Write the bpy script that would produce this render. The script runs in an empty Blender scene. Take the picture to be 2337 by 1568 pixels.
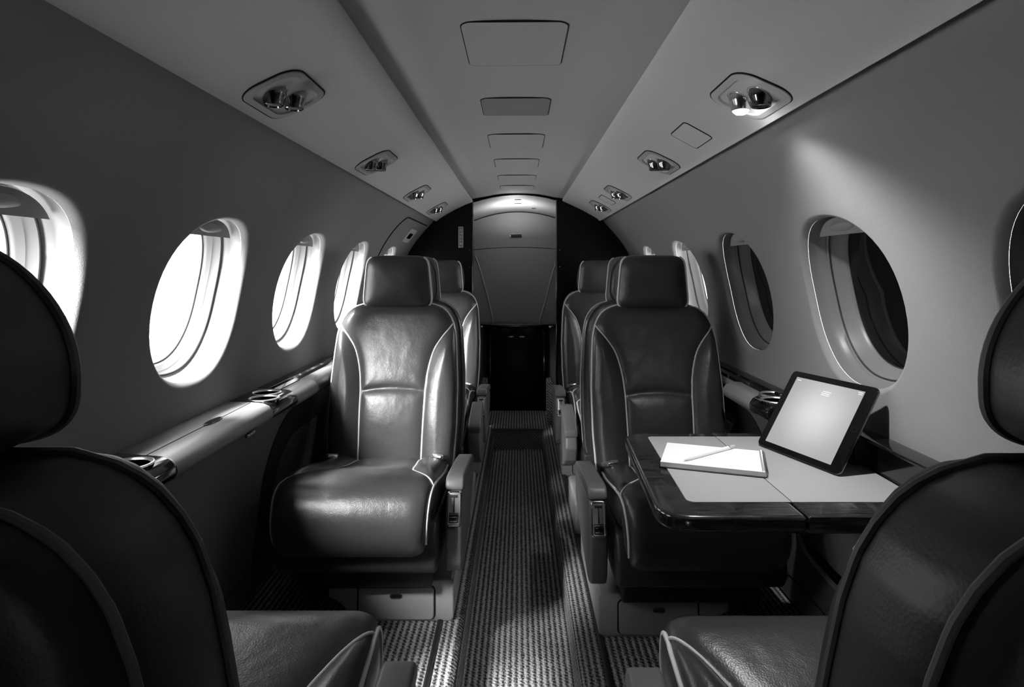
import bpy, bmesh, math, random
from mathutils import Vector, Matrix, Euler
random.seed(7)
F = 1400.0          # focal length in pixels of the 2337x1568 frame
ZC = 1.10           # eye height above the seat deck
scene = bpy.context.scene

# ------------------------------------------------------------------ camera, world, light, exposure
cam = bpy.data.cameras.new('camera')
cam.sensor_width = 36.0
cam.lens = 36.0 * F / 2337.0
cam.shift_x = -14.5 / 2337.0
cam.shift_y = -172.0 / 2337.0
cam.clip_start = 0.02
cam_o = bpy.data.objects.new('camera', cam)
scene.collection.objects.link(cam_o)
cam_o.location = (0, 0, ZC)
cam_o.rotation_euler = (math.pi / 2, 0, 0)
scene.camera = cam_o

world = bpy.data.worlds.new('overcast_daylight')
scene.world = world
world.use_nodes = True
_nt = world.node_tree; _bg = _nt.nodes['Background']
_bg.inputs[0].default_value = (1, 1, 1, 1)
SKY, GROUND = 7.0, 11.0          # bright haze above, sunlit pale apron below
_tc = _nt.nodes.new('ShaderNodeTexCoord'); _sx = _nt.nodes.new('ShaderNodeSeparateXYZ')
_nt.links.new(_tc.outputs['Generated'], _sx.inputs[0])
_mr = _nt.nodes.new('ShaderNodeMapRange')
_mr.inputs['From Min'].default_value = -.08; _mr.inputs['From Max'].default_value = .08
_mr.inputs['To Min'].default_value = GROUND; _mr.inputs['To Max'].default_value = SKY
_nt.links.new(_sx.outputs['Z'], _mr.inputs['Value']); _nt.links.new(_mr.outputs['Result'], _bg.inputs[1])

def aim(o, d): o.rotation_euler = Vector(d).to_track_quat('-Z', 'Y').to_euler()
_sun = bpy.data.lights.new('hazy_sun', 'SUN'); _sun.energy = 18.0; _sun.angle = math.radians(9)
sun_o = bpy.data.objects.new('hazy_sun', _sun); scene.collection.objects.link(sun_o); aim(sun_o, (.77, .73, -1.17))
_hz = bpy.data.lights.new('bright_haze', 'SUN'); _hz.energy = 60.0; _hz.angle = math.radians(32)
hz_o = bpy.data.objects.new('bright_haze', _hz); scene.collection.objects.link(hz_o); aim(hz_o, (.42, .78, -.50))
_vl = bpy.data.lights.new('vestibule_lamp', 'AREA'); _vl.energy = 1.6; _vl.size = .10; _vl.shape = 'DISK'
vl_o = bpy.data.objects.new('vestibule_lamp', _vl); scene.collection.objects.link(vl_o); vl_o.location = (-.03, 4.52, ZC + .30); aim(vl_o, (0, .15, 1))

vs = scene.view_settings
vs.view_transform = 'Standard'
vs.look = 'None'
vs.exposure = 0.0
vs.gamma = 1.0
vs.use_curve_mapping = False
scene.cycles.use_denoising = True
scene.cycles.max_bounces = 10
scene.cycles.diffuse_bounces = 6
scene.cycles.transparent_max_bounces = 12
scene.cycles.sample_clamp_indirect = 8.0
scene.cycles.caustics_reflective = False
scene.cycles.caustics_refractive = False

LEFT_W = [0.925] + [0.895 + 0.69 * k for k in range(1, 5)]
RIGHT_W = [0.82 + 0.69 * k for k in range(0, 5)]

SPOT_ENERGY = 27.0

# ------------------------------------------------------------------ materials
def mat(name, col, rough=0.5, metal=0.0, spec=0.5, bump=None, coat=0.0, emit=None, estr=0.0, var=0.0, varscale=8):
    """bump = (kind, scale, strength, distance)"""
    m = bpy.data.materials.new(name)
    m.use_nodes = True
    nt = m.node_tree
    b = nt.nodes['Principled BSDF']
    b.inputs['Base Color'].default_value = (col, col * 1.0, col * 0.995, 1)
    b.inputs['Roughness'].default_value = rough
    b.inputs['Metallic'].default_value = metal
    b.inputs['Specular IOR Level'].default_value = spec
    b.inputs['Coat Weight'].default_value = coat
    b.inputs['Coat Roughness'].default_value = 0.05
    if emit is not None:
        b.inputs['Emission Color'].default_value = (emit, emit, emit, 1)
        b.inputs['Emission Strength'].default_value = estr
    tc = nt.nodes.new('ShaderNodeTexCoord')
    if bump:
        items = bump if isinstance(bump, list) else [bump]
        prev = None
        for kind, sc_, st, dist in items:
            if kind == 'voronoi':
                t = nt.nodes.new('ShaderNodeTexVoronoi'); out = t.outputs['Distance']
            else:
                t = nt.nodes.new('ShaderNodeTexNoise'); out = t.outputs['Fac']
                t.inputs['Detail'].default_value = 3
            t.inputs['Scale'].default_value = sc_
            nt.links.new(tc.outputs['Object'], t.inputs['Vector'])
            bn = nt.nodes.new('ShaderNodeBump')
            bn.inputs['Strength'].default_value = st
            bn.inputs['Distance'].default_value = dist
            nt.links.new(out, bn.inputs['Height'])
            if prev: nt.links.new(prev.outputs['Normal'], bn.inputs['Normal'])
            prev = bn
        nt.links.new(prev.outputs['Normal'], b.inputs['Normal'])
    if var:
        n = nt.nodes.new('ShaderNodeTexNoise'); n.inputs['Scale'].default_value = varscale
        n.inputs['Detail'].default_value = 4
        nt.links.new(tc.outputs['Object'], n.inputs['Vector'])
        r = nt.nodes.new('ShaderNodeMapRange')
        r.inputs['To Min'].default_value = col * (1 - var); r.inputs['To Max'].default_value = col * (1 + var)
        r.inputs['From Min'].default_value = .3; r.inputs['From Max'].default_value = .7
        nt.links.new(n.outputs['Fac'], r.inputs['Value'])
        nt.links.new(r.outputs['Result'], b.inputs['Base Color'])
    return m

M = {}
M['wall'] = mat('wall_liner', 0.27, 0.65, spec=0.3, bump=('noise', 420, 0.25, 0.002))
M['ceiling'] = mat('ceiling_liner', 0.46, 0.6, spec=0.3, bump=('noise', 500, 0.2, 0.002))
M['valance'] = mat('valance_fabric', 0.60, 0.6, spec=0.3, bump=('noise', 500, 0.2, 0.002))
M['dado'] = mat('lower_wall_vinyl', 0.20, 0.55, spec=0.3, bump=('noise', 400, 0.15, 0.001))
M['winframe'] = mat('window_plastic', 0.20, 0.35, spec=0.4)
M['gasket'] = mat('dark_gasket', 0.03, 0.6)
M['groove'] = mat('seam_shadow_line', 0.02, 0.8, spec=0.1)
M['leather'] = mat('seat_leather', 0.045, 0.33, spec=0.5, bump=[('voronoi', 330, 0.18, 0.0012), ('noise', 11, 0.4, 0.009), ('noise', 45, 0.12, 0.002)], var=.08, varscale=12)
M['leather_dark'] = mat('black_leather', 0.035, 0.45, spec=0.4, bump=('voronoi', 330, 0.15, 0.001))
M['piping'] = mat('piping_cord', 0.72, 0.4)
M['piping_dull'] = mat('grey_piping_cord', 0.12, 0.6)
M['plastic'] = mat('seat_base_plastic', 0.38, 0.38, spec=0.5)
M['arm'] = mat('armrest_leather', 0.13, 0.42, spec=0.5, bump=('voronoi', 400, 0.12, 0.001))
M['chrome'] = mat('polished_chrome', 0.75, 0.16, metal=1.0)
M['dchrome'] = mat('smoked_chrome', 0.22, 0.12, metal=1.0)
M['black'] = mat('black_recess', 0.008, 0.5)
M['lacquer'] = mat('black_lacquer', 0.006, 0.12, spec=0.5, coat=0.6)
M['paper'] = mat('white_paper', 0.85, 0.8, spec=0.2)
M['tabletop'] = mat('table_leather_inlay', 0.36, 0.55, spec=0.3, bump=('noise', 600, 0.1, 0.001))
M['lidleather'] = mat('ledge_leather', 0.24, 0.36, spec=0.5, bump=('voronoi', 400, 0.12, 0.001))
M['bulkpad'] = mat('bulkhead_padding', 0.40, 0.55, spec=0.3, bump=('voronoi', 300, 0.1, 0.001))
M['track'] = mat('track_metal', 0.05, 0.35, metal=0.6)
M['shade'] = mat('window_blind_plastic', 0.30, 0.45)

def wood():
    m = mat('dark_wood_lacquer', 0.01, 0.18, spec=0.5, coat=0.5)
    nt = m.node_tree; b = nt.nodes['Principled BSDF']
    tc = nt.nodes.new('ShaderNodeTexCoord'); mp = nt.nodes.new('ShaderNodeMapping')
    mp.inputs['Scale'].default_value = (6, 60, 60)
    n = nt.nodes.new('ShaderNodeTexNoise'); n.inputs['Scale'].default_value = 3; n.inputs['Detail'].default_value = 6
    r = nt.nodes.new('ShaderNodeMapRange')
    r.inputs['From Min'].default_value = .35; r.inputs['From Max'].default_value = .75
    r.inputs['To Min'].default_value = .004; r.inputs['To Max'].default_value = .05
    nt.links.new(tc.outputs['Object'], mp.inputs['Vector']); nt.links.new(mp.outputs['Vector'], n.inputs['Vector'])
    nt.links.new(n.outputs['Fac'], r.inputs['Value']); nt.links.new(r.outputs['Result'], b.inputs['Base Color'])
    return m
M['wood'] = wood()
M['divider'] = mat('black_divider_gloss', 0.004, 0.35, spec=0.22)
M['bezelblack'] = mat('tablet_black_glass', 0.004, 0.15, spec=0.3)
M['plate'] = mat('brushed_chrome', 0.9, 0.3, metal=1.0)
M['lining'] = mat('carpet_lining', 0.10, 0.95, spec=0.1, bump=('noise', 260, .6, .003), var=.8, varscale=190)
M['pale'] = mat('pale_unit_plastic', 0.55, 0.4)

def carpet(name, lo, hi, pitch=0.011):
    m = bpy.data.materials.new(name); m.use_nodes = True
    nt = m.node_tree; b = nt.nodes['Principled BSDF']
    b.inputs['Roughness'].default_value = 0.95; b.inputs['Specular IOR Level'].default_value = 0.1
    tc = nt.nodes.new('ShaderNodeTexCoord')
    sx = nt.nodes.new('ShaderNodeSeparateXYZ'); nt.links.new(tc.outputs['Object'], sx.inputs[0])
    n = nt.nodes.new('ShaderNodeTexNoise'); n.inputs['Scale'].default_value = 130; n.inputs['Detail'].default_value = 2
    nt.links.new(tc.outputs['Object'], n.inputs['Vector'])
    add = nt.nodes.new('ShaderNodeMath'); add.operation = 'ADD'
    nt.links.new(sx.outputs['X'], add.inputs[0]); nt.links.new(sx.outputs['Z'], add.inputs[1])
    wob = nt.nodes.new('ShaderNodeMath'); wob.operation = 'MULTIPLY_ADD'
    nt.links.new(n.outputs['Fac'], wob.inputs[0]); wob.inputs[1].default_value = pitch * .8
    nt.links.new(add.outputs[0], wob.inputs[2])
    mul = nt.nodes.new('ShaderNodeMath'); mul.operation = 'MULTIPLY'; mul.inputs[1].default_value = 2 * math.pi / pitch
    nt.links.new(wob.outputs[0], mul.inputs[0])
    si = nt.nodes.new('ShaderNodeMath'); si.operation = 'SINE'; nt.links.new(mul.outputs[0], si.inputs[0])
    # loops along the rib
    mul2 = nt.nodes.new('ShaderNodeMath'); mul2.operation = 'MULTIPLY_ADD'; mul2.inputs[1].default_value = 2 * math.pi / (pitch * .75)
    nt.links.new(sx.outputs['Y'], mul2.inputs[0]); nt.links.new(mul.outputs[0], mul2.inputs[2])
    s2 = nt.nodes.new('ShaderNodeMath'); s2.operation = 'SINE'; nt.links.new(mul2.outputs[0], s2.inputs[0])
    n2 = nt.nodes.new('ShaderNodeTexNoise'); n2.inputs['Scale'].default_value = 320; n2.inputs['Detail'].default_value = 2
    nt.links.new(tc.outputs['Object'], n2.inputs['Vector'])
    mix = nt.nodes.new('ShaderNodeMath'); mix.operation = 'MULTIPLY_ADD'; mix.inputs[1].default_value = .35
    nt.links.new(s2.outputs[0], mix.inputs[0]); nt.links.new(si.outputs[0], mix.inputs[2])
    mm = nt.nodes.new('ShaderNodeMath'); mm.operation = 'MULTIPLY_ADD'; mm.inputs[1].default_value = 1.6
    nt.links.new(n2.outputs['Fac'], mm.inputs[0]); nt.links.new(mix.outputs[0], mm.inputs[2])
    r = nt.nodes.new('ShaderNodeMapRange')
    r.inputs['From Min'].default_value = -.4; r.inputs['From Max'].default_value = 2.0
    r.inputs['To Min'].default_value = lo; r.inputs['To Max'].default_value = hi
    nt.links.new(mm.outputs[0], r.inputs['Value']); nt.links.new(r.outputs['Result'], b.inputs['Base Color'])
    bn = nt.nodes.new('ShaderNodeBump'); bn.inputs['Strength'].default_value = .8; bn.inputs['Distance'].default_value = .003
    nt.links.new(mm.outputs[0], bn.inputs['Height']); nt.links.new(bn.outputs['Normal'], b.inputs['Normal'])
    return m
M['carpet'] = carpet('ribbed_carpet', 0.02, 0.55, 0.019)

def glass(name, tint):
    m = bpy.data.materials.new(name); m.use_nodes = True
    nt = m.node_tree; nt.nodes.remove(nt.nodes['Principled BSDF'])
    out = nt.nodes['Material Output']
    t = nt.nodes.new('ShaderNodeBsdfTransparent'); t.inputs[0].default_value = (tint, tint, tint, 1)
    g = nt.nodes.new('ShaderNodeBsdfGlossy'); g.inputs['Roughness'].default_value = 0.02
    mx = nt.nodes.new('ShaderNodeMixShader')
    lw = nt.nodes.new('ShaderNodeLayerWeight'); lw.inputs['Blend'].default_value = .5
    pw = nt.nodes.new('ShaderNodeMath'); pw.operation = 'POWER'; pw.inputs[1].default_value = 5.0
    nt.links.new(lw.outputs['Facing'], pw.inputs[0])
    fr = nt.nodes.new('ShaderNodeMath'); fr.operation = 'MULTIPLY_ADD'; fr.inputs[1].default_value = .5; fr.inputs[2].default_value = .03
    nt.links.new(pw.outputs[0], fr.inputs[0])
    nt.links.new(fr.outputs[0], mx.inputs[0])
    nt.links.new(t.outputs[0], mx.inputs[1]); nt.links.new(g.outputs[0], mx.inputs[2])
    nt.links.new(mx.outputs[0], out.inputs[0])
    return m
M['glass'] = glass('clear_cabin_window', 0.95)
M['glassdark'] = glass('dark_outside_pane', 0.0004)  # near-black tint stands in for the darkness outside these panes

# ------------------------------------------------------------------ mesh helpers
COL = scene.collection
def obj(name, verts, faces, material, parent=None, smooth=40, loc=None, rot=None):
    me = bpy.data.meshes.new(name)
    me.from_pydata([tuple(v) for v in verts], [], faces)
    bm = bmesh.new(); bm.from_mesh(me)
    bmesh.ops.remove_doubles(bm, verts=bm.verts, dist=1e-6)
    bmesh.ops.recalc_face_normals(bm, faces=bm.faces)
    bm.to_mesh(me); bm.free()
    if smooth:
        for p in me.polygons: p.use_smooth = True
        me.set_sharp_from_angle(angle=math.radians(smooth))
    me.materials.append(material)
    o = bpy.data.objects.new(name, me)
    COL.objects.link(o)
    if parent: o.parent = parent
    if loc: o.location = loc
    if rot: o.rotation_euler = rot
    return o

def empty(name, loc=(0, 0, 0), rot=(0, 0, 0)):
    o = bpy.data.objects.new(name, None); COL.objects.link(o)
    o.location = loc; o.rotation_euler = rot; o.empty_display_size = .05
    return o
def tag(o, label, cat, group=None):
    o['label'] = label; o['category'] = cat
    if group: o['group'] = group
    return o
def struct(o): o['kind'] = 'structure'; return o

class MB:
    def __init__(s): s.v = []; s.f = []
    def add(s, vf):
        v, f = vf; n = len(s.v)
        s.v += [tuple(p) for p in v]; s.f += [tuple(i + n for i in q) for q in f]; return s
    def xf(s, m):
        s.v = [tuple(m @ Vector(p)) for p in s.v]; return s

def skin(rings, closed=True, cap0=False, cap1=False):
    n = len(rings[0]); v = [p for r in rings for p in r]; f = []
    for i in range(len(rings) - 1):
        for j in range(n if closed else n - 1):
            k = (j + 1) % n
            f.append((i * n + j, i * n + k, (i + 1) * n + k, (i + 1) * n + j))
    if cap0: f.append(tuple(range(n))[::-1])
    if cap1: f.append(tuple((len(rings) - 1) * n + j for j in range(n)))
    return v, f

def tube(path, r, seg=8, closed=False):
    P = [Vector(p) for p in path]; rings = []
    up = None
    for i, p in enumerate(P):
        if closed: d = P[(i + 1) % len(P)] - P[i - 1]
        else: d = P[min(i + 1, len(P) - 1)] - P[max(i - 1, 0)]
        d.normalize()
        if up is None:
            up = d.orthogonal().normalized()
        up = (up - d * up.dot(d)).normalized()
        s = d.cross(up)
        rings.append([p + (up * math.cos(a) + s * math.sin(a)) * r for a in [2 * math.pi * k / seg for k in range(seg)]])
    if closed: rings.append(rings[0]); return skin(rings)
    return skin(rings, True, True, True)

def prism(poly, a, b, axis='y', bevel=0.0, seg=3):
    """poly of 2D points extruded; axis y: poly=(x,z); x: (y,z); z: (x,y)"""
    bm = bmesh.new()
    def mk(p, t):
        if axis == 'y': return (p[0], t, p[1])
        if axis == 'x': return (t, p[0], p[1])
        return (p[0], p[1], t)
    v0 = [bm.verts.new(mk(p, a)) for p in poly]; v1 = [bm.verts.new(mk(p, b)) for p in poly]
    n = len(poly)
    bm.faces.new(v0[::-1]); bm.faces.new(v1)
    for i in range(n): bm.faces.new((v0[i], v0[(i + 1) % n], v1[(i + 1) % n], v1[i]))
    bmesh.ops.recalc_face_normals(bm, faces=bm.faces)
    if bevel:
        es = [e for e in bm.edges if e.calc_face_angle(0) > math.radians(25)]
        bmesh.ops.bevel(bm, geom=es, offset=bevel, segments=seg, profile=.5, affect='EDGES', clamp_overlap=True)
    bm.verts.index_update()
    out = [v.co.copy() for v in bm.verts], [tuple(v.index for v in f.verts) for f in bm.faces]
    bm.free(); return out

def box(x0, x1, y0, y1, z0, z1, bevel=0.0, seg=3):
    return prism([(x0, z0), (x1, z0), (x1, z1), (x0, z1)], y0, y1, 'y', bevel, seg)

def rrect(w, h, r, n=6, cx=0, cy=0):
    pts = []
    for (sx, sy, a0) in ((1, 1, 0), (-1, 1, 90), (-1, -1, 180), (1, -1, 270)):
        for k in range(n + 1):
            a = math.radians(a0 + 90 * k / n)
            pts.append((cx + sx * (w / 2 - r) + r * math.cos(a), cy + sy * (h / 2 - r) + r * math.sin(a)))
    return pts

def cyl(r0, r1, z0, z1, n=32, cap=True):
    return skin([[(r * math.cos(2 * math.pi * k / n), r * math.sin(2 * math.pi * k / n), z) for k in range(n)] for r, z in ((r0, z0), (r1, z1))], True, cap, cap)
def lathe(prof, n=40, cap0=False, cap1=False):
    return skin([[(r * math.cos(2 * math.pi * k / n), r * math.sin(2 * math.pi * k / n), z) for k in range(n)] for r, z in prof], True, cap0, cap1)

def lerp(tab, x):
    if x <= tab[0][0]: return tab[0][1]
    for (a, u), (b, w) in zip(tab, tab[1:]):
        if x <= b:
            t = (x - a) / (b - a); return u + (w - u) * t
    return tab[-1][1]
def catmull(pts, n):
    out = []
    P = [pts[0]] + list(pts) + [pts[-1]]
    for i in range(1, len(P) - 2):
        p0, p1, p2, p3 = P[i - 1], P[i], P[i + 1], P[i + 2]
        for k in range(n):
            t = k / n
            out.append(tuple(.5 * ((2 * b) + (-a + c) * t + (2 * a - 5 * b + 4 * c - d) * t * t + (-a + 3 * b - 3 * c + d) * t ** 3) for a, b, c, d in zip(p0, p1, p2, p3)))
    out.append(tuple(pts[-1])); return out
def polydist(px, py, poly):
    best = 9
    for (ax, ay), (bx, by) in zip(poly, poly[1:]):
        dx, dy = bx - ax, by - ay; L = dx * dx + dy * dy
        t = max(0, min(1, ((px - ax) * dx + (py - ay) * dy) / L)) if L else 0
        d = math.hypot(px - ax - dx * t, py - ay - dy * t)
        if d < best: best = d
    return best
def copy_tree(o, parent=None):
    c = o.copy(); COL.objects.link(c)
    if parent: c.parent = parent
    for ch in [q for q in bpy.data.objects if q.parent == o]: copy_tree(ch, c)
    return c
def cut(o, cutters):
    """cut holes in a mesh object, keeping plain mesh data"""
    cs = []
    for vf in cutters:
        c = obj('cutter', vf[0], vf[1], M['black'], smooth=0); cs.append(c)
        md = o.modifiers.new('b', 'BOOLEAN'); md.operation = 'DIFFERENCE'; md.object = c; md.solver = 'EXACT'
    bpy.context.view_layer.update()
    dg = bpy.context.evaluated_depsgraph_get()
    me = bpy.data.meshes.new_from_object(o.evaluated_get(dg))
    o.modifiers.clear(); old = o.data; o.data = me
    for p in me.polygons: p.use_smooth = True
    me.set_sharp_from_angle(angle=math.radians(35))
    for c in cs: bpy.data.objects.remove(c)

# ------------------------------------------------------------------ fuselage shell
prof_pts = [(.925, -1.12), (.905, -.95), (.88, -.75), (.85, -.55), (.838, -.43), (.84, -.30), (.832, -.19), (.81, -.06), (.768, .07),
            (.705, .18), (.630, .27), (.582, .326), (.52, .43), (.38, .52), (.2, .575), (0.0, .59)]
PR = catmull(prof_pts, 12)
ARC = [0.0]
for a, b in zip(PR, PR[1:]): ARC.append(ARC[-1] + math.dist(a, b))
def prof(t):
    t = max(0, min(ARC[-1] - 1e-6, t))
    lo, hi = 0, len(ARC) - 1
    while hi - lo > 1:
        m = (lo + hi) // 2
        if ARC[m] <= t: lo = m
        else: hi = m
    k = (t - ARC[lo]) / (ARC[hi] - ARC[lo])
    a, b = PR[lo], PR[hi]
    return a[0] + (b[0] - a[0]) * k, a[1] + (b[1] - a[1]) * k
def arc_at_z(z):
    for i, p in enumerate(PR):
        if p[1] >= z: return ARC[i]
def SP(side, t, y, depth=0.0):
    x, z = prof(t); xa, za = prof(t - .02); xb, zb = prof(t + .02)
    tx, tz = xb - xa, zb - za; L = math.hypot(tx, tz)
    nx, nz = tz / L, -tx / L          # pointing out of the cabin
    return (side * (x + nx * depth), y, ZC + z + nz * depth)
TC = arc_at_z(-.086)     # window centre line
BAYH = .275; RW, RH = .203, .212
YMIN, YMAX = -1.45, 5.15
def oval(a, d=0.0):
    c, s = math.cos(a), math.sin(a); n = 2.25
    sg = lambda q: (1 if q >= 0 else -1) * abs(q) ** (2 / n)
    return ((RW + d) * sg(c), (RH + d) * sg(s))
def square(a, hw):
    c, s = math.cos(a), math.sin(a)
    # map through equal side steps
    k = (a / (2 * math.pi) * 64) % 64
    k = (k + 8) % 64
    side = int(k // 16); f = (k % 16) / 16
    if side == 0: return (hw, -BAYH + 2 * BAYH * f)
    if side == 1: return (hw - 2 * hw * f, BAYH)
    if side == 2: return (-hw, BAYH - 2 * BAYH * f)
    return (-hw + 2 * hw * f, -BAYH)
def build_wall(side, centers, name):
    mb = MB(); hw = .345
    ANG = [2 * math.pi * k / 64 for k in range(64)]
    edges = [centers[0] - hw] + [(a + b) / 2 for a, b in zip(centers, centers[1:])] + [centers[-1] + hw]
    for bi, yc in enumerate(centers):
        rings = []
        for k in (0, .35, .7):
            r = []
            for a in ANG:
                s = square(a, hw); s = (edges[bi] + (s[0] + hw) / (2 * hw) * (edges[bi + 1] - edges[bi]) - yc, s[1]); o = oval(a, .018)
                q = (s[0] + (o[0] - s[0]) * k, s[1] + (o[1] - s[1]) * k)
                r.append(SP(side, TC + q[1], yc + q[0], 0))
            rings.append(r)
        for d in (.018, .015, .012, .009, .0065, .004, .002, 0):
            dep = .016 * (1 - d / .018) ** 2.2
            rings.append([SP(side, TC + oval(a, d)[1], yc + oval(a, d)[0], dep) for a in ANG])
        mb.add(skin(rings))
    # strips above and below with matching columns
    ys = [YMIN + (centers[0] - hw - YMIN) * k / 8 for k in range(8)]
    for ea, eb in zip(edges, edges[1:]): ys += [ea + (eb - ea) * k / 16 for k in range(16)]
    ye = centers[-1] + hw
    ys += [ye + (YMAX - ye) * k / 6 for k in range(7)]
    t0, t1 = TC - BAYH, TC + BAYH
    for ta, tb, n in ((0, t0, 14), (t1, ARC[-1] - 1e-5, 26)):
        mb.add(skin([[SP(side, ta + (tb - ta) * i / n, y) for y in ys] for i in range(n + 1)], closed=False))
    for yr in ((YMIN, centers[0] - hw), (ye, YMAX)):
        n = 8 if yr[0] == YMIN else 6
        yy = [yr[0] + (yr[1] - yr[0]) * k / n for k in range(n + 1)]
        mb.add(skin([[SP(side, t0 + (t1 - t0) * i / 16, y) for y in yy] for i in range(17)], closed=False))
    return struct(obj(name, mb.v, mb.f, M['wall'], smooth=60))
build_wall(-1, LEFT_W, 'wall_left')
build_wall(1, RIGHT_W, 'wall_right')

def build_window(side, yc, idx, dark):
    ANG = [2 * math.pi * k / 64 for k in range(64)]
    R = lambda d, dep: [SP(side, TC + oval(a, d)[1], yc + oval(a, d)[0], dep) for a in ANG]
    prof_ = [(0.0, .0162), (-.001, .030), (-.004, .050), (-.010, .056), (-.0105, .062), (-.016, .066), (-.022, .088), (-.034, .094), (-.038, .108)]
    if side < 0: pass
    fr = struct(obj('window_%d' % idx, *skin([R(d, p) for d, p in prof_]), M['winframe'], smooth=50))
    obj('gasket', *tube(R(-.0165, .0655), .0022, 6, True), M['gasket'], fr)
    obj('gasket', *tube(R(-.0385, .106), .0022, 6, True), M['gasket'], fr)
    v = R(-.036, .105); n = len(v)
    pane = obj('pane', v, [tuple(range(n))], M['glassdark'] if dark else M['glass'], fr, smooth=0)
    # blind pulled down a little at the top: solid plate clipped to the oval
    zc_ = .155
    pts = []
    for k in range(0, 41):
        a = math.pi * k / 40; o = oval(a, -.012)
        if o[1] > zc_: pts.append(o)
    x0 = pts[0][0]
    fl = [SP(side, TC + q[1], yc + q[0], .040) for q in pts]
    bk = [SP(side, TC + q[1], yc + q[0], .046) for q in pts]
    v = fl + bk; n = len(fl)
    f = [tuple(range(n)), tuple(range(2 * n - 1, n - 1, -1))] + [(i, (i + 1) % n, n + (i + 1) % n, n + i) for i in range(n)]
    sh = obj('blind', v, f, M['shade'], fr, smooth=30)
    ring = [SP(side, TC + .178 + .012 * math.sin(a), yc + .055 * math.cos(a), .0385) for a in ANG]
    mid = [SP(side, TC + .178 + .008 * math.sin(a), yc + .048 * math.cos(a), .032) for a in ANG]
    obj('pull_tab', *skin([ring, mid], True, False, True), M['shade'], sh, smooth=60)
    return fr
i = 1
for k, y in enumerate(LEFT_W): build_window(-1, y, i, False); i += 1
for k, y in enumerate(RIGHT_W): build_window(1, y, i, k < 3); i += 1

# ceiling panel between the valances
def ceil_z(x):
    ax = abs(x)
    return lerp([(0, .512), (.06, .511), (.12, .507), (.18, .499), (.23, .488), (.27, .482), (.31, .474), (.35, .466), (.38, .46)], ax)
CZ = catmull([(x, ceil_z(x)) for x in (0, .06, .12, .18, .23, .27, .31, .35)], 4)
xs = [-p[0] for p in CZ[::-1]] + [p[0] for p in CZ[1:]]
zs = [p[1] for p in CZ[::-1]] + [p[1] for p in CZ[1:]]
def ceil_h(x):
    return lerp(list(zip(xs, zs)), x)
ys = [YMIN + (4.205 - YMIN) * k / 30 for k in range(31)]
cv = skin([[(x, y, ZC + z) for x, z in zip(xs, zs)] for y in ys], closed=False)
struct(obj('ceiling', *cv, M['ceiling'], smooth=60))

# valances along both sides of the ceiling
VAL = {-1: [(.345, .50), (.330, .47), (.311, .462), (.309, .455), (.316, .4475), (.36, .430), (.44, .3905), (.50, .355), (.535, .3325), (.552, .319), (.5565, .3145), (.559, .318), (.566, .345)],
       1: [(.345, .50), (.318, .47), (.300, .468), (.297, .462), (.304, .454), (.36, .428), (.44, .388), (.50, .355), (.53, .337), (.545, .326), (.551, .3175), (.554, .320), (.562, .345)]}
for s in (-1, 1):
    rings = []
    for y, sh in [(YMIN, 0), (0, 0), (1, 0), (2, 0), (3, 0), (4.08, 0), (4.13, .002), (4.16, .006), (4.18, .014), (4.188, .028)]:
        cx, cz = .43, .47
        rings.append([(s * (x + (cx - x) * sh), y, ZC + z + (cz - z) * sh * 3) for x, z in VAL[s]])
    o = struct(obj('trim_%d' % (1 if s < 0 else 2), *skin(rings, True, True, True), M['valance'], smooth=45))
# valance frame helper: point on the valance face and local axes
def val_frame(s, x, y):
    P = [p for p in VAL[s] if p[0] >= .31 and .315 < p[1] < .449]
    P = sorted(set(VAL[s][4:10]))
    z = lerp(P, x); dz = (lerp(P, x + .02) - lerp(P, x - .02)) / .04
    q = Vector((s * 1.0, 0, dz)).normalized()           # down the slope, outwards
    n = Vector((0, 1, 0)).cross(q) if s > 0 else q.cross(Vector((0, 1, 0)))
    if n.z > 0: n = -n
    # right-handed frame: X = along cabin, Z = n, Y = n x X
    X = Vector((0, 1, 0)); Zv = n; Yv = Zv.cross(X)
    m = Matrix((X, Yv, Zv)).transposed().to_4x4()
    m.translation = Vector((s * x, y, ZC + z))
    return m

# ------------------------------------------------------------------ floor
fl = [(.96, 0), (.60, 0), (.30, 0), (.195, 0), (.182, -.002), (.173, -.008), (.168, -.018), (.167, -.03), (.167, -.14)]
row = [(-x, z) for x, z in fl] + [(x, z) for x, z in fl[::-1]]
ys = [YMIN + (4.21 - YMIN) * k / 20 for k in range(21)]
mb = MB().add(skin([[(x, y, z) for x, z in row] for y in ys], closed=False))
mb.add(([(-.168, 4.21, -.14), (.168, 4.21, -.14), (.168, 4.21, -.012), (-.168, 4.21, -.012), (-.168, 4.19, -.002), (.168, 4.19, -.002)], [(0, 1, 2, 3), (3, 2, 5, 4)]))
mb.add(([(-.96, 4.21, 0), (-.168, 4.21, 0), (-.168, 5.15, 0), (-.96, 5.15, 0), (.168, 4.21, 0), (.96, 4.21, 0), (.96, 5.15, 0), (.168, 5.15, 0), (-.20, 4.2095, -.0005), (.20, 4.2095, -.0005), (.20, 4.2095, -.02), (-.20, 4.2095, -.02), (-.2, 5.15, -.0005), (.2, 5.15, -.0005)],
        [(0, 1, 2, 3), (4, 5, 6, 7), (8, 9, 13, 12), (8, 9, 10, 11)]))
struct(obj('floor', mb.v, mb.f, M['carpet'], smooth=50))

# end walls
def section(z0=-1.12, inset=0.0):
    pts = [(x - inset, z) for x, z in PR[::4]]
    return pts
full = [(x, ZC + z) for x, z in section()] + [(-x, ZC + z) for x, z in section()[::-1][1:]]
struct(obj('wall_rear', *prism(full, YMIN - .03, YMIN, 'y'), M['dado'], smooth=0))
struct(obj('wall_front', *prism(full, YMAX, YMAX + .03, 'y'), M['bulkpad'], smooth=0))

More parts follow.
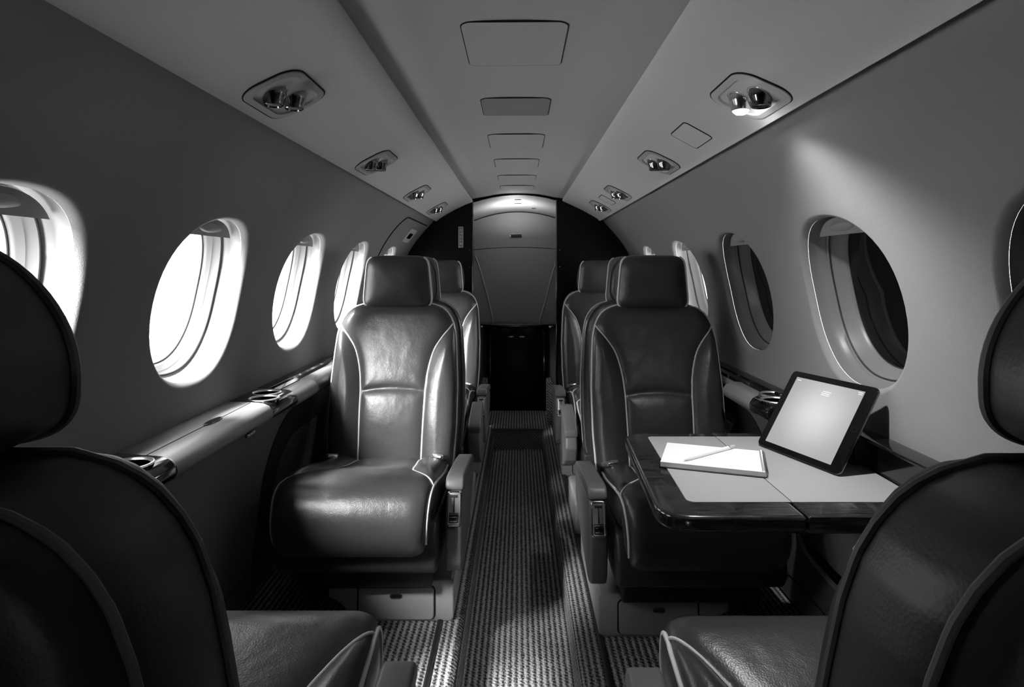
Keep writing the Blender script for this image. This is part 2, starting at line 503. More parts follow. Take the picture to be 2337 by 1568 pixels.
# black partitions either side of the opening
def partition(s, xin, name):
    pts = [(x - .004, z) for x, z in PR if z < .50 and z > -1.1]
    pts = [(x, z) for x, z in pts if x > xin]
    poly = [(xin, -1.10)] + [(s_x, s_z) for s_x, s_z in pts[::3]] + [(xin, .50)]
    poly = [(s * x, ZC + z) for x, z in poly]
    return obj(name, *prism(poly, 4.20, 4.235, 'y'), M['divider'], smooth=0)
pl = partition(-1, .312, 'cabin_divider'); tag(pl, 'black glossy divider left of the far doorway, carrying the small upright placard', 'divider')
pr = partition(1, .261, 'cabin_divider'); tag(pr, 'black glossy divider right of the far doorway, bare of any placard', 'divider')
for s, xin, p in ((-1, .312, pl), (1, .261, pr)):
    obj('edge_strip', *box(s * xin - .004, s * xin + .004, 4.192, 4.24, .0, ZC + .468, .002), M['dchrome'], p)
    for z in (.105, -.01):
        obj('screw', *MB().add(cyl(.004, .003, 0, .004, 12)).xf(Matrix.Translation((s * (xin + .022), 4.2, ZC + z + .02)) @ Matrix.Rotation(math.pi / 2, 4, 'X')).__dict__.values(), M['chrome'], p)

# vestibule ceiling beyond the dividers
rings = []
for k in range(9):
    y = 4.2 + .75 * k / 8
    zc_ = .50 - .052 * (k / 8) ** 1.4
    rings.append([(x, y, ZC + zc_ - .55 * x * x) for x in [-.5 + j / 20 for j in range(21)]])
vc = struct(obj('trim_3', *skin(rings, closed=False), M['pale'], smooth=60))
for x, y, w in ((-.004, 4.56, .055), (-.004, 4.40, .045), (.12, 4.72, .035)):
    z = ZC + .50 - .052 * ((y - 4.2) / .75) ** 1.4 - .55 * x * x
    obj('slot', *box(x - w / 2, x + w / 2, y - .012, y + .012, z - .003, z + .001, .001), M['gasket'], vc)

# ------------------------------------------------------------------ padded wall panel at the far end
pp = tag(empty('padded_wall_panel', (0, 4.9, 0)), 'tall grey padded panel with an arched top behind the far black cabinet', 'panel')
def arch(x): return ZC + .448 - .55 * x * x
def yface(x, z): return -.018 + .10 * x * x
def sheet(x0, x1, zlo, zhi, name, m, parent, t=.03, nx=24, nz=14):
    rings = []
    for j in range(nz + 1):
        r = []
        for i_ in range(nx + 1):
            x = x0 + (x1 - x0) * i_ / nx
            z = zlo(x) + (zhi(x) - zlo(x)) * j / nz
            r.append((x, yface(x, z), z))
        r += [(p[0], t, p[2]) for p in r[::-1]]
        rings.append(r)
    return obj(name, *skin(rings, True, True, True), m, parent, smooth=40)
up = sheet(-.42, .42, lambda x: ZC + .168 - .16 * x * x, lambda x: arch(x) - .004, 'upper_panel', M['bulkpad'], pp)
lo = sheet(-.42, .42, lambda x: .64, lambda x: ZC + .163 - .16 * x * x, 'lower_panel', M['bulkpad'], pp)
hz = ZC + .258
obj('grip_slot', *MB().add(prism(rrect(.09, .026, .008), -.023, -.014, 'y', .002)).xf(Matrix.Translation((-.018, 0, hz))).__dict__.values(), M['gasket'], up)
obj('grip_rim', *MB().add(tube([(p[0], -.022, p[1]) for p in rrect(.09, .026, .008)], .002, 6, True)).xf(Matrix.Translation((-.018, 0, hz))).__dict__.values(), M['chrome'], up)
for path in ([(-.345, .10), (-.315, .02), (-.28, -.1), (-.235, -.26), (-.205, -.40), (-.20, -.45)], [(.32, .10), (.29, .02), (.255, -.1), (.215, -.26), (.175, -.40), (.168, -.45)]):
    P = catmull(path, 6)
    obj('piping', *tube([(x, yface(x, 0) - .002, ZC + z) for x, z in P], .0045, 8), M['piping'], lo)

# ------------------------------------------------------------------ black cabinet
cb = tag(empty('lavatory_cabinet', (-.02, 4.72, 0)), 'glossy black cabinet with two silver door latches standing at the end of the aisle', 'cabinet')
obj('body', *box(-.23, .25, .015, .16, 0, .645, .004), M['lacquer'], cb)
obj('door', *box(-.185, .205, -.003, .018, .03, .60, .004), M['divider'], cb)
d = [o for o in bpy.data.objects if o.name.startswith('door') and o.parent == cb][0]
for x in (-.035, .048): obj('latch', *box(x - .022, x + .022, -.014, -.002, .565, .579, .004), M['chrome'], d)
for x in (-.20, .22): obj('door_jamb', *box(x - .012, x + .012, -.006, .02, .0, .62, .003), M['lacquer'], cb)
obj('counter_top', *box(-.42, .40, -.04, .17, .645, .672, .008), M['lacquer'], cb)
for x in (-.27, .27): obj('counter_lamp', *box(x - .02, x + .02, -.046, -.036, .645, .66, .003), M['chrome'], cb)
for x in (-.33, .335): obj('side_cupboard', *box(x - .075, x + .075, .06, .16, 0, .645, .004), M['dado'], cb)
# carpeted side posts beside the cabinet step
for s, x in ((-1, -.242), (1, .222)):
    o = obj('carpeted_post', *box(x - .02, x + .02, 4.30, 4.50, .0, .30, .014), M['carpet'])
    tag(o, 'low carpet-covered post left of the black cabinet' if s < 0 else 'low carpet-covered post right of the black cabinet', 'post')

# placard on the left divider
pc = obj('placard', *box(-.014, .014, -.003, 0, -.072, .072, .001), M['dado'], loc=(-.3935, 4.199, ZC + .212))
tag(pc, 'small upright placard with worn lettering, on the left black divider', 'placard')
obj('border', *tube([(p[0], -.0035, p[1]) for p in rrect(.030, .140, .002, 2)], .0016, 6, True), M['piping'], pc)
def letters(txt, parent, x, z, size, m, step):
    for k, ch in enumerate(txt):
        cu = bpy.data.curves.new('letter', 'FONT'); cu.body = ch; cu.size = size; cu.extrude = .0006
        cu.align_x = 'CENTER'; cu.align_y = 'CENTER'
        t = bpy.data.objects.new('letter', cu); COL.objects.link(t)
        bpy.context.view_layer.update()
        me = bpy.data.meshes.new_from_object(t.evaluated_get(bpy.context.evaluated_depsgraph_get()))
        bpy.data.objects.remove(t)
        me.materials.clear(); me.materials.append(m)
        q = bpy.data.objects.new('letter', me); COL.objects.link(q); q.parent = parent
        q.rotation_euler = (math.pi / 2, math.pi / 2, 0)
        q.location = (x, -.004, z - k * step)
letters('OPULE', pc, 0, .048, .022, M['piping'], .0235)

# ------------------------------------------------------------------ seats
def build_seat(m, slope, ysc=1.0, dome=False):
    """a cabin armchair facing -y, aisle arm on the +x*m side; origin on the floor under the seat crease"""
    root = empty('cabin_armchair')
    LB = M['leather_dark'] if dome else M['leather']; PB = M['piping_dull'] if dome else M['piping']
    X = lambda vf: (([(p[0] * m, p[1] * ysc, p[2]) for p in vf[0]]), vf[1])
    HB0, HB1 = .325, .957
    W = [(.325, .225), (.36, .232), (.5, .241), (.65, .242), (.78, .235), (.84, .230), (.88, .222), (.905, .211), (.925, .197), (.94, .180), (.95, .160), (.957, .135)]
    yc = lambda z: .03 + (z - .36) * slope
    seamL = catmull([(.117, .33), (.118, .45), (.121, .56), (.124, .65), (.133, .72), (.152, .785), (.18, .83), (.206, .862), (.2205, .881)], 5)
    xs_ = lambda z: lerp([(b, a) for a, b in seamL], z)
    hz_ = lambda x: .645 - .9 * x * x
    HS = [(x, hz_(x)) for x in [.124 * k / 12 for k in range(13)]]
    def yfront(x, z):
        w = lerp(W, z); ax = abs(x)
        ds = max(0, min(w - ax, (HB1 - z) * 1.0)); R = .045
        e = (1 - (1 - min(ds / R, 1)) ** 2.2) ** (1 / 2.2)
        dseam = min(polydist(ax, z, seamL), polydist(ax, z, HS))
        puff = .013 * (1 - math.exp(-dseam / .016))
        # bolsters stand a little proud, lumbar panel swells
        bol = max(0, min(1, (ax - xs_(z)) / .05)) if z < .88 else 0
        lum = .012 * math.exp(-((z - .55) / .12) ** 2) * max(0, 1 - (ax / .2) ** 2)
        return yc(z) - .022 * e - puff * e - .014 * bol * e - lum
    NU, NT = 70, 110
    rings = []
    for k in range(NT + 1):
        t = k / NT; t = 1 - (1 - t) ** 1.25
        z = HB0 + (HB1 - HB0) * t; w = lerp(W, z)
        r = []
        for i_ in range(NU + 1):
            a = -math.cos(math.pi * i_ / NU) * .35 + (2 * i_ / NU - 1) * .65
            r.append((a * w, yfront(a * w, z), z))
        for q in (.25, .5, .75): r.append((w + .006 * math.sin(math.pi * q), yc(z) + .095 * q, z))
        for i_ in range(31):
            a = 1 - 2 * i_ / 30; wr = w * .985
            x = a * wr; ds = max(0, min(wr - abs(x), HB1 - z)); e = (1 - (1 - min(ds / .06, 1)) ** 2) ** .5
            xr = lerp([(.3, .17), (.55, .17), (.75, .15), (.85, .11), (.905, .03), (.91, 0)], z)
            g = -.002 * math.exp(-((abs(x) - xr) / .004) ** 2) if z < .908 else 0
            r.append((x, yc(z) + .095 + .035 * e - g, z))
        for q in (.75, .5, .25): r.append((-w - .006 * math.sin(math.pi * q), yc(z) + .095 * q, z))
        rings.append(r)
    back = obj('backrest', *X(skin(rings, True, True, True)), LB, root, smooth=75)
    # piping
    zz = [HB0 + (HB1 - HB0) * k / 60 for k in range(61)]
    loop = [(-lerp(W, z), z) for z in zz] + [(lerp(W, z), z) for z in zz[::-1]]
    obj('piping', *X(tube([(x * 1.004, yc(z) - .002, z + .001) for x, z in loop], .0042, 8)), PB, back)
    obj('rear_piping', *X(tube([(x * .99, yc(z) + .096, z + .001) for x, z in loop], .0036, 8)), M['piping_dull'], back)
    for s in (-1, 1):
        P = [(s * x, yfront(s * x, z) - .0012, z) for x, z in seamL]
        obj('piping', *X(tube(P, .0032, 8)), M['piping'], back)
    obj('piping', *X(tube([(x, yfront(x, hz_(x)) + .0012, hz_(x)) for x in [-.122 + .244 * k / 24 for k in range(25)]], .0019, 6)), M['piping_dull'], back)
    # headrest
    hy = yc(.955) - .012; hc = 1.045; hh = .103
    def outl(n, sc, n_pts=72, sx=1.0):
        out = []
        if dome:
            for k in range(n_pts):
                a = 2 * math.pi * k / n_pts; c, s = math.cos(a), math.sin(a)
                n_ = 1.9 if s > 0 else 3.6
                sg = lambda q: (1 if q >= 0 else -1) * abs(q) ** (2 / n_)
                out.append((.127 * sg(c) * sc * sx, -.052 * sc * .6 + (.115 if s > 0 else .052) * sg(s) * sc))
            return out
        for k in range(n_pts):
            a = 2 * math.pi * k / n_pts
            c, s = math.cos(a), math.sin(a)
            sg = lambda q: (1 if q >= 0 else -1) * abs(q) ** (2 / n)
            z = hh * sg(s) * sc; x = .128 * sg(c) * sc * sx * (1 - .07 * z / hh)
            out.append((x, z))
        return out
    rings = []
    for k in range(13):
        s = k / 12
        s2 = 1 - (1 - s) ** 2
        y = hy - .034 * (1 - s2 ** 3.2) ** .6
        rings.append([(x, y, hc + z) for x, z in outl(7, max(.02, s2))])
    for q in range(1, 9):
        f = q / 8
        n = 7 - 3.6 * f
        rings.append([(x, hy + .115 * f, hc + z) for x, z in outl(n, 1 + .03 * math.sin(math.pi * min(f * 1.2, 1)))])
    for k in range(1, 9):
        s = 1 - k / 8
        rings.append([(x, hy + .115 + .03 * (1 - s ** 2.5) ** .6, hc + z) for x, z in outl(3.4, max(.02, s))])
    hd = obj('headrest', *X(skin(rings, True, True, True)), LB, root, smooth=75)
    ol = outl(7, 1.0)
    for s in (-1, 1):
        side_pts = [(x, z) for x, z in ol if x * s > 0 and abs(z) <= hh * .99 and abs(x) > (.06 if dome else .1)]
        side_pts.sort(key=lambda p: p[1])
        obj('piping', *X(tube([(x * 1.008, hy - .002, hc + z) for x, z in side_pts], .0042, 8)), PB, hd)
    obj('rear_piping', *X(tube([(x * 1.005, hy + .116, hc + z) for x, z in outl(3.4, 1.0)], .0036, 8, True)), M['piping_dull'], hd)
    # seat cushion
    pf = catmull([(.07, .345), (0, .372), (-.15, .398), (-.30, .432), (-.40, .452), (-.455, .456), (-.50, .440), (-.525, .400), (-.532, .362), (-.524, .328), (-.505, .303)], 7)
    al = [0.0]
    for a, b in zip(pf, pf[1:]): al.append(al[-1] + math.dist(a, b))
    Wc = [(0, .212), (.2, .222), (.38, .229), (.50, .229), (.56, .225), (.62, .220), (.75, .212)]
    # seams in (x, arclength)
    cs = catmull([(.112, .05), (.115, .12), (.122, .22), (.130, .31), (.146, .38), (.172, .44), (.198, .490), (.2265, .535)], 6)
    tr = [(0, .355), (.06, .353), (.13, .345)]
    rings = []; N = len(pf); surf = {}
    def cpos(x, s):
        # point and outward normal at arclength s
        for i_ in range(N - 1):
            if s <= al[i_ + 1] or i_ == N - 2:
                k = (s - al[i_]) / (al[i_ + 1] - al[i_])
                y = pf[i_][0] + (pf[i_ + 1][0] - pf[i_][0]) * k; z = pf[i_][1] + (pf[i_ + 1][1] - pf[i_][1]) * k
                a, b = pf[max(0, i_ - 1)], pf[min(N - 1, i_ + 2)]
                ty, tz = b[0] - a[0], b[1] - a[1]; L = math.hypot(ty, tz)
                ny, nz = tz / L, -ty / L
                return y, z, ny, nz
    def csurf(x, s):
        w = lerp(Wc, s); ax = abs(x); y, z, ny, nz = cpos(x, s)
        e = (1 - (1 - min(max(0, w - ax) / .05, 1)) ** 2.2) ** (1 / 2.2)
        d = polydist(ax, s, cs); d2 = polydist(ax, s, tr)
        h = .012 * e + (.012 * (1 - math.exp(-d / .014)) + .006 * (1 - math.exp(-d2 / .02))) * e
        bol = max(0, min(1, (ax - lerp([(b, a) for a, b in cs], s)) / .04)) if s < .5 else 0
        h += .010 * bol * e
        dip = -.010 * math.exp(-((s - .2) / .12) ** 2) * max(0, 1 - (ax / .13) ** 2)
        h += dip
        return (x, y + ny * h, z + nz * h)
    NS = 84
    for k in range(NS + 1):
        s = al[-1] * k / NS; w = lerp(Wc, s); y, z, ny, nz = cpos(0, s)
        r = [csurf((-math.cos(math.pi * i_ / 60) * .35 + (2 * i_ / 60 - 1) * .65) * w, s) for i_ in range(61)]
        for q in (.3, .6, 1.0): r.append((w + .008 * math.sin(math.pi * q), y - ny * .085 * q, z - nz * .085 * q))
        for q in (1.0, .6, .3): r.append((-w - .008 * math.sin(math.pi * q), y - ny * .085 * q, z - nz * .085 * q))
        rings.append(r)
    cu = obj('seat_cushion', *X(skin(rings, True, True, True)), M['leather'], root, smooth=75)
    for s_ in (-1, 1):
        P = []
        for k in range(61):
            s = .02 + (al[-1] - .04) * k / 60; y, z, ny, nz = cpos(0, s)
            P.append((s_ * (lerp(Wc, s) + .0015), y + ny * .002, z + nz * .002))
        obj('piping', *X(tube(P, .0042, 8)), M['piping'], cu)
        P = [tuple(Vector(csurf(s_ * x, s)) + Vector((0, cpos(x, s)[2], cpos(x, s)[3])) * .0016) for x, s in cs]
        obj('piping', *X(tube(P, .0032, 8)), M['piping'], cu)
    # skirt under the cushion
    obj('seat_skirt', *X(prism([(-.475, .30), (-.485, .27), (-.482, .235), (-.468, .208), (-.44, .20), (.12, .20), (.15, .20), (.15, .33), (0, .335), (-.3, .35), (-.44, .35)], -.232, .240, 'x', .012)), M['leather_dark'], root)
    # base with drawer
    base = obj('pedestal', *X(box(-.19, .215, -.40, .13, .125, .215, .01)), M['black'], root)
    base = obj('base', *X(prism([(-.113, .125), (-.105, .130), (.268, .130), (.276, .120), (.276, .012), (.268, 0), (-.03, 0), (-.045, .02), (-.065, .045), (-.09, .065), (-.113, .075)], -.35, .17, 'y', .004)), M['plastic'], root)
    q = rrect(.235, .100, .014, 5, .098, .058)
    q = [(x, max(z, .004)) for x, z in q]
    dr = obj('drawer', *X(prism(q, -.356, -.345, 'y', .0025)), M['plastic'], root)
    obj('drawer_gap', *X(tube([(x, -.3505, z) for x, z in rrect(.240, .104, .016, 5, .098, .060)], .0024, 6, True)), M['groove'], base)
    obj('drawer_pull', *X(prism(rrect(.036, .013, .0062, 6, .098, .083), -.3585, -.354, 'y', .001)), M['black'], dr)
    obj('pull_rim', *X(tube([(x, -.358, z) for x, z in rrect(.036, .013, .0062, 6, .098, .083)], .0014, 6, True)), M['chrome'], dr)
    # aisle armrest
    pad = [(.03, .375), (.03, .402), (.0, .415), (-.10, .432), (-.30, .456), (-.365, .462), (-.385, .458), (-.397, .440), (-.398, .424), (-.30, .415), (-.1, .395)]
    arm = obj('armrest', *X(prism(pad, .256, .312, 'x', .011, 4)), M['arm'], root)
    body = [(-.395, .4245), (-.412, .38), (-.428, .325), (-.432, .28), (-.425, .215), (-.405, .185), (-.375, .175), (-.33, .18), (-.15, .22), (0, .27), (.05, .33), (.03, .375), (-.1, .393), (-.3, .413)]
    ab = obj('armrest_body', *X(prism(body, .259, .309, 'x', .009, 4)), M['arm'], root)
    # chrome control plate on the slanted front
    mp = Matrix.Translation((.284, -.4135, .377)) @ Matrix.Rotation(math.radians(-18), 4, 'X')
    def PX(vf):
        mb = MB().add(vf).xf(mp); return X((mb.v, mb.f))
    pt = obj('control_plate', *PX(prism(rrect(.036, .092, .006, 5), -.004, .004, 'y', .0015)), M['plate'], ab)
    obj('plate_rim', *PX(tube([(x, -.005, z) for x, z in rrect(.038, .094, .007, 5)], .0025, 8, True)), M['chrome'], ab)
    obj('lever_slot', *PX(box(-.002, .002, -.0055, -.003, -.012, .036, .0005)), M['black'], ab)
    obj('lever_slot', *PX(box(-.011, .011, -.0055, -.003, .030, .038, .0005)), M['black'], ab)
    obj('lever_recess', *PX(box(-.014, .014, -.0055, -.003, -.041, -.013, .001)), M['black'], ab)
    obj('recline_lever', *PX(box(-.013, .013, -.013, -.004, -.026, -.015, .003)), M['dchrome'], ab)
    obj('recline_lever', *PX(box(-.011, .011, -.008, -.004, -.038, -.034, .0015)), M['chrome'], ab)
    # seat belt halves lying in the crease
    for x, r in ((-.200, .5), (.196, -.3)):
        mm = Matrix.Translation((x, -.045, .420)) @ Euler((math.radians(-18), math.radians(8), r)).to_matrix().to_4x4()
        def BX(vf):
            mb = MB().add(vf).xf(mm); return X((mb.v, mb.f))
        bk = obj('belt_buckle', *BX(box(-.022, .022, -.03, .03, -.009, .009, .005)), M['arm'], root)
        obj('buckle_tongue', *BX(box(-.017, .017, -.036, -.028, -.006, .005, .002)), M['chrome'], bk)
    return root

def seat_at(root, x, y, rz, label, grp='cabin armchairs'):
    root.location = (x, y, 0); root.rotation_euler = (0, 0, rz)
    return tag(root, label, 'armchair', grp)
SL = .26
pL = build_seat(1, SL); pR = build_seat(-1, SL)
seat_at(pL, -.478, 2.26, 0, 'grey leather armchair facing the camera on the left, nearer one, beside the lidded wall ledge', 'armchairs facing the camera')
seat_at(pR, .515, 2.18, 0, 'dark leather armchair facing the camera, partly behind the table with the tablet', 'armchairs facing the camera')
c = copy_tree(pL); seat_at(c, -.478, 3.625, 0, 'far left armchair facing the camera, right in front of the black divider with the placard', 'armchairs facing the camera')
c = copy_tree(pR); seat_at(c, .505, 3.60, 0, 'far right armchair facing the camera, in front of the bare black divider', 'armchairs facing the camera')
c = build_seat(-1, .20, 1.0, True); seat_at(c, -.478, .62, math.pi, 'black armchair seen from behind at the left edge, closest to the camera', 'armchairs seen from behind')
c = build_seat(1, .20, 1.0, True); seat_at(c, .485, .605, math.pi, 'black armchair seen from behind at the right edge, closest to the camera', 'armchairs seen from behind')
uL = build_seat(-1, .02, .62); uR = build_seat(1, .02, .66)
seat_at(uL, -.478, 2.705, math.pi, 'mostly hidden armchair turned away, back to back with the nearer left armchair', 'armchairs seen from behind')
seat_at(uR, .510, 2.64, math.pi, 'mostly hidden armchair turned away, back to back with the dark armchair by the table', 'armchairs seen from behind')

# ------------------------------------------------------------------ side ledges
def ledge_prof(xa, xb, dz=0.0):
    """closed profile (x,z) between the wall xa and the room side xb"""
    return [(xa, ZC - .384 + dz), (xb + .045, ZC - .388 + dz), (xb + .028, ZC - .390 + dz), (xb + .012, ZC - .397 + dz), (xb + .002, ZC - .410 + dz),
            (xb, ZC - .423 + dz), (xb + .006, ZC - .436 + dz), (xb + .02, ZC - .443 + dz), (xa, ZC - .447)]
LEDGE = ledge_prof
def ledge(side):
    P = lambda vf: ([(p[0] * side, p[1], p[2]) for p in vf[0]], vf[1])
    root = empty('side_ledge', (0, 0, 0))
    lb = 'left wall ledge with leather lid, oval latch and chrome-rimmed cup holders' if side < 0 else 'right wall ledge with black wood trim running behind the tablet'
    tag(root, lb, 'ledge')
    c0, c1, c2, c3 = (1.13, 1.27, 1.77, 1.965) if side < 0 else (.98, 1.12, 1.745, 1.88)
    XA, XB = .836, .706
    obj('rear_rail', *P(prism(ledge_prof(XA, .765), YMIN + .05, c0 - .002, 'y')), M['lidleather'], root)
    for a, b, cups in ((c0, c1, [(.768, (c0 + c1) / 2 + .01, .041)]), (c2, c3, [(.757, c2 + .055, .041), (.783, c2 + .135, .041)])):
        blk = obj('cup_block', *P(prism(ledge_prof(XA, XB, .001), a, b, 'y', .004)), M['lacquer'], root)
        cts = []
        for x, y, r in cups:
            vf = cyl(r, r, ZC - .437, ZC - .36, 40)
            cts.append(([(p[0] + side * x, p[1] + y, p[2]) for p in vf[0]], vf[1]))
        cut(blk, cts)
        for x, y, r in cups:
            rr = obj('cup_rim', *lathe([(r - .004, -.001), (r - .0025, .003), (r, .0042), (r + .0035, .003), (r + .0045, .0005)], 48), M['plate'], blk, smooth=60)
            cw = obj('cup_well', *lathe([(r - .003, -.0005), (r - .003, -.046), (r - .008, -.0475), (.001, -.0475)], 48, False, True), M['dchrome'], rr, smooth=50)
            rr.location = (side * x, y, ZC - .388)
    lp = ledge_prof(XA, .772, -.0); rollp = ledge_prof(.768, XB)
    if side > 0:
        # the folding table's well stands open here: only the black wall strip and the well's floor
        obj('wood_strip', *P(prism([(XA, ZC - .384), (.79, ZC - .386), (.788, ZC - .392), (.805, ZC - .40), (.805, ZC - .455), (XA, ZC - .455)], c1 + .002, c2 - .002, 'y', .001)), M['lacquer'], root)
        far_stretch(P, root, XA, XB, c3)
        return root
    lid = obj('ledge_lid', *P(prism([(XA, ZC - .384), (.771, ZC - .3865), (.771, ZC - .43), (XA, ZC - .43)], c1 + .002, c2 - .002, 'y', .001)), M['lidleather'] if side < 0 else M['lacquer'], root)
    roll = obj('armrest_roll', *P(prism([(.768, ZC - .387)] + ledge_prof(XA, XB)[1:8] + [(.768, ZC - .445)], c1 + .002, c2 - .002, 'y')), M['lidleather'], root)
    # oval latch
    ym = c1 + (c2 - c1) * .55
    pts = [(.7695 + .010 * math.sin(a), ym + .042 * math.cos(a)) for a in [2 * math.pi * k / 32 for k in range(32)]]
    obj('latch', *P(prism(pts, ZC - .389, ZC - .3835, 'z', .002)), M['dchrome'], lid)
    obj('front_catch', *P(box(.704, .712, ym + .05, ym + .10, ZC - .443, ZC - .434, .003)), M['dchrome'], roll)
    far_stretch(P, root, XA, XB, c3)
    return root
def far_stretch(P, root, XA, XB, c3):
    ybend, xb2 = (2.17, .735) if c3 > 1.9 else (2.12, .766)
    # black wood strip and leather roll
    obj('wood_strip', *P(prism([(XA, ZC - .383), (.80, ZC - .385), (.796, ZC - .392), (.775, ZC - .394), (.772, ZC - .43), (XA, ZC - .43)], c3 + .001, 4.19, 'y', .001)), M['lacquer'], root)
    obj('armrest_roll', *P(prism([(.770, ZC - .394)] + [(x, z - .004) for x, z in LEDGE(XA, XB)[1:8]] + [(.77, ZC - .449)], c3 + .001, ybend, 'y')), M['lidleather'], root)
    obj('armrest_roll', *P(prism([(.797, ZC - .394)] + [(x, z - .004) for x, z in LEDGE(XA, xb2)[2:8]] + [(.797, ZC - .449)], ybend + .001, 4.19, 'y')), M['lidleather'], root)
ledge(-1); ledge(1)

# lower wall panels under the ledges (room side of the liner)
def wallx(z):   # liner half-width at height z above the deck
    return lerp(sorted([(ZC + b, a) for a, b in PR if b < -.3]), z)
def dado(side, inset=.03):
    pts = []
    zz = [.012, .1, .2, .3, .4, .5, .6, .648]
    inn = [(wallx(z) - inset, z) for z in zz]; out = [(wallx(z) - .003, z) for z in zz[::-1]]
    vf = prism([(side * x, z) for x, z in inn + out], YMIN + .02, 4.19, 'y')
    return vf
for side, nm in ((-1, 'trim_4'), (1, 'trim_5')):
    o = struct(obj(nm, *dado(side), M['dado'], smooth=30))
    # kick board seam
    z = .105
    obj('seam', *tube([(side * (wallx(z) - .0305), YMIN + .05, z), (side * (wallx(z) - .0305), 4.18, z)], .0016, 6), M['groove'], o)
def dado_sheet(side, pts, off, thick, name, m, parent, bev=.002):
    """pts (y,z) outline laid on the lower wall panel"""
    fr = [(side * (wallx(z) - .03 - off - thick), y, z) for y, z in pts]
    bk = [(side * (wallx(z) - .03 - off), y, z) for y, z in pts]
    n = len(pts)
    return obj(name, fr + bk, [tuple(range(n)), tuple(range(2 * n - 1, n - 1, -1))] + [(i, (i + 1) % n, n + (i + 1) % n, n + i) for i in range(n)], m, parent, smooth=30)
# left: dark recess with a carpeted pocket beside the armchair
def arch_outline(y0, y1, z0, z1, r):
    pts = []
    for k in range(13):
        a = math.pi - math.pi / 2 * k / 12
        pts.append((y0 + r + r * math.cos(a), z1 - r + r * math.sin(a)))
    pts += [(y1, z1), (y1, z0), (y0, z0)]
    return pts
for side, y0 in ((-1, 2.02), (1, 2.0)):
    rc = tag(dado_sheet(side, arch_outline(y0, 2.95, .10, .60, .22), 0, .004, 'wall_pocket', M['leather_dark'], None),
             'dark curved recess panel with a carpet-lined pocket low on the %s wall beside the armchair' % ('left' if side < 0 else 'right'), 'wall pocket')
    dado_sheet(side, arch_outline(y0 + .10, 2.5, .16, .50, .15), .004, .004, 'pocket_lining', M['lining'], rc)
# right: framed stowage panel for the folding table
fo = [(.95, .61), (1.80, .61), (1.86, .58), (1.875, .30), (1.83, .25), (1.70, .235), (.95, .235)]
def off(pts, d):
    cy = sum(p[0] for p in pts) / len(pts); cz = sum(p[1] for p in pts) / len(pts)
    return [(y + (d if y < cy else -d), z + (d if z < cz else -d)) for y, z in pts]
st = tag(dado_sheet(1, fo, 0, .004, 'table_stowage', M['plastic'], None), 'framed stowage panel for the folding table, low on the right wall', 'stowage panel')
dado_sheet(1, off(fo, .012), .004, .002, 'black_channel', M['lacquer'], st)
dado_sheet(1, off(fo, .055), .006, .004, 'inner_panel', M['dado'], st)
P = [(wallx(z) - .036, y, z) for y, z in fo]
obj('frame_lip', *tube(P, .005, 8, True), M['plastic'], st)

# floor tracks
def track(x, w, label):
    o = obj('seat_track', *box(-w / 2, w / 2, YMIN + .05, 4.18, -.002, .006, .0015), M['track'])
    obj('rail_groove', *box(-w / 6, w / 6, YMIN + .05, 4.18, .0055, .0068, 0), M['black'], o)
    o.location = (x, 0, 0)
    tag(o, label, 'floor track', 'floor tracks')
track(-.243, .016, 'thin dark floor track just left of the aisle, under the left armchairs')
track(.243, .016, 'thin dark floor track just right of the aisle, under the right armchairs')
track(-.66, .034, 'wide dark floor track near the left wall')
track(.74, .034, 'wide dark floor track near the right wall')

# ------------------------------------------------------------------ folding table
ZT = ZC - .46
tb = tag(empty('folding_table', (.55, 1.42, ZT)), 'folding table with pale leather top and glossy black wood rim, at the right wall', 'table')
def rounded(pts, r):
    out = []
    n = len(pts)
    for i_, (p, rr) in enumerate(zip(pts, r)):
        a = Vector(pts[i_ - 1]); b = Vector(p); c_ = Vector(pts[(i_ + 1) % n])
        if rr == 0: out.append(tuple(b)); continue
        u = (a - b).normalized(); w = (c_ - b).normalized()
        for k in range(9):
            t = k / 8
            q = (b + u * rr) * (1 - t) ** 2 + b * 2 * t * (1 - t) + (b + w * rr) * t * t
            out.append(tuple(q))
    return out
lx = lambda x, y: (x - .55, y - 1.42)
FX = .537
rim_a = rounded([lx(.262, 1.134), lx(FX - .001, 1.134), lx(FX - .001, 1.713), lx(.292, 1.713)], [.075, 0, 0, .06])
rim_b = [lx(FX + .001, 1.134), lx(.80, 1.134), lx(.80, 1.713), lx(FX + .001, 1.713)]
la = obj('inner_leaf', *prism(rim_a, -.032, 0, 'z', .009, 4), M['wood'], tb)
lb_ = obj('outer_leaf', *prism(rim_b, -.032, 0, 'z', .003, 3), M['wood'], tb)
in_a = rounded([lx(.332, 1.204), lx(FX - .001, 1.204), lx(FX - .001, 1.672), lx(.352, 1.672)], [.02, 0, 0, .012])
in_b = [lx(FX + .001, 1.204), lx(.80, 1.204), lx(.80, 1.672), lx(FX + .001, 1.672)]
obj('leather_inlay', *prism(in_a, -.004, .0012, 'z', .0006, 2), M['tabletop'], la)
obj('leather_inlay', *prism(in_b, -.004, .0012, 'z', .0006, 2), M['tabletop'], lb_)
obj('hinge', *box(-.035, .075, -.255, -.20, -.045, -.030, .004), M['lacquer'], tb)
obj('support_arm', *prism([(.245, -.03), (.02, -.045), (.02, -.06), (.245, -.085)], .08, .115, 'y', .004), M['lacquer'], tb)
obj('support_arm', *prism([(.245, -.03), (.02, -.045), (.02, -.06), (.245, -.085)], -.16, -.125, 'y', .004), M['lacquer'], tb)

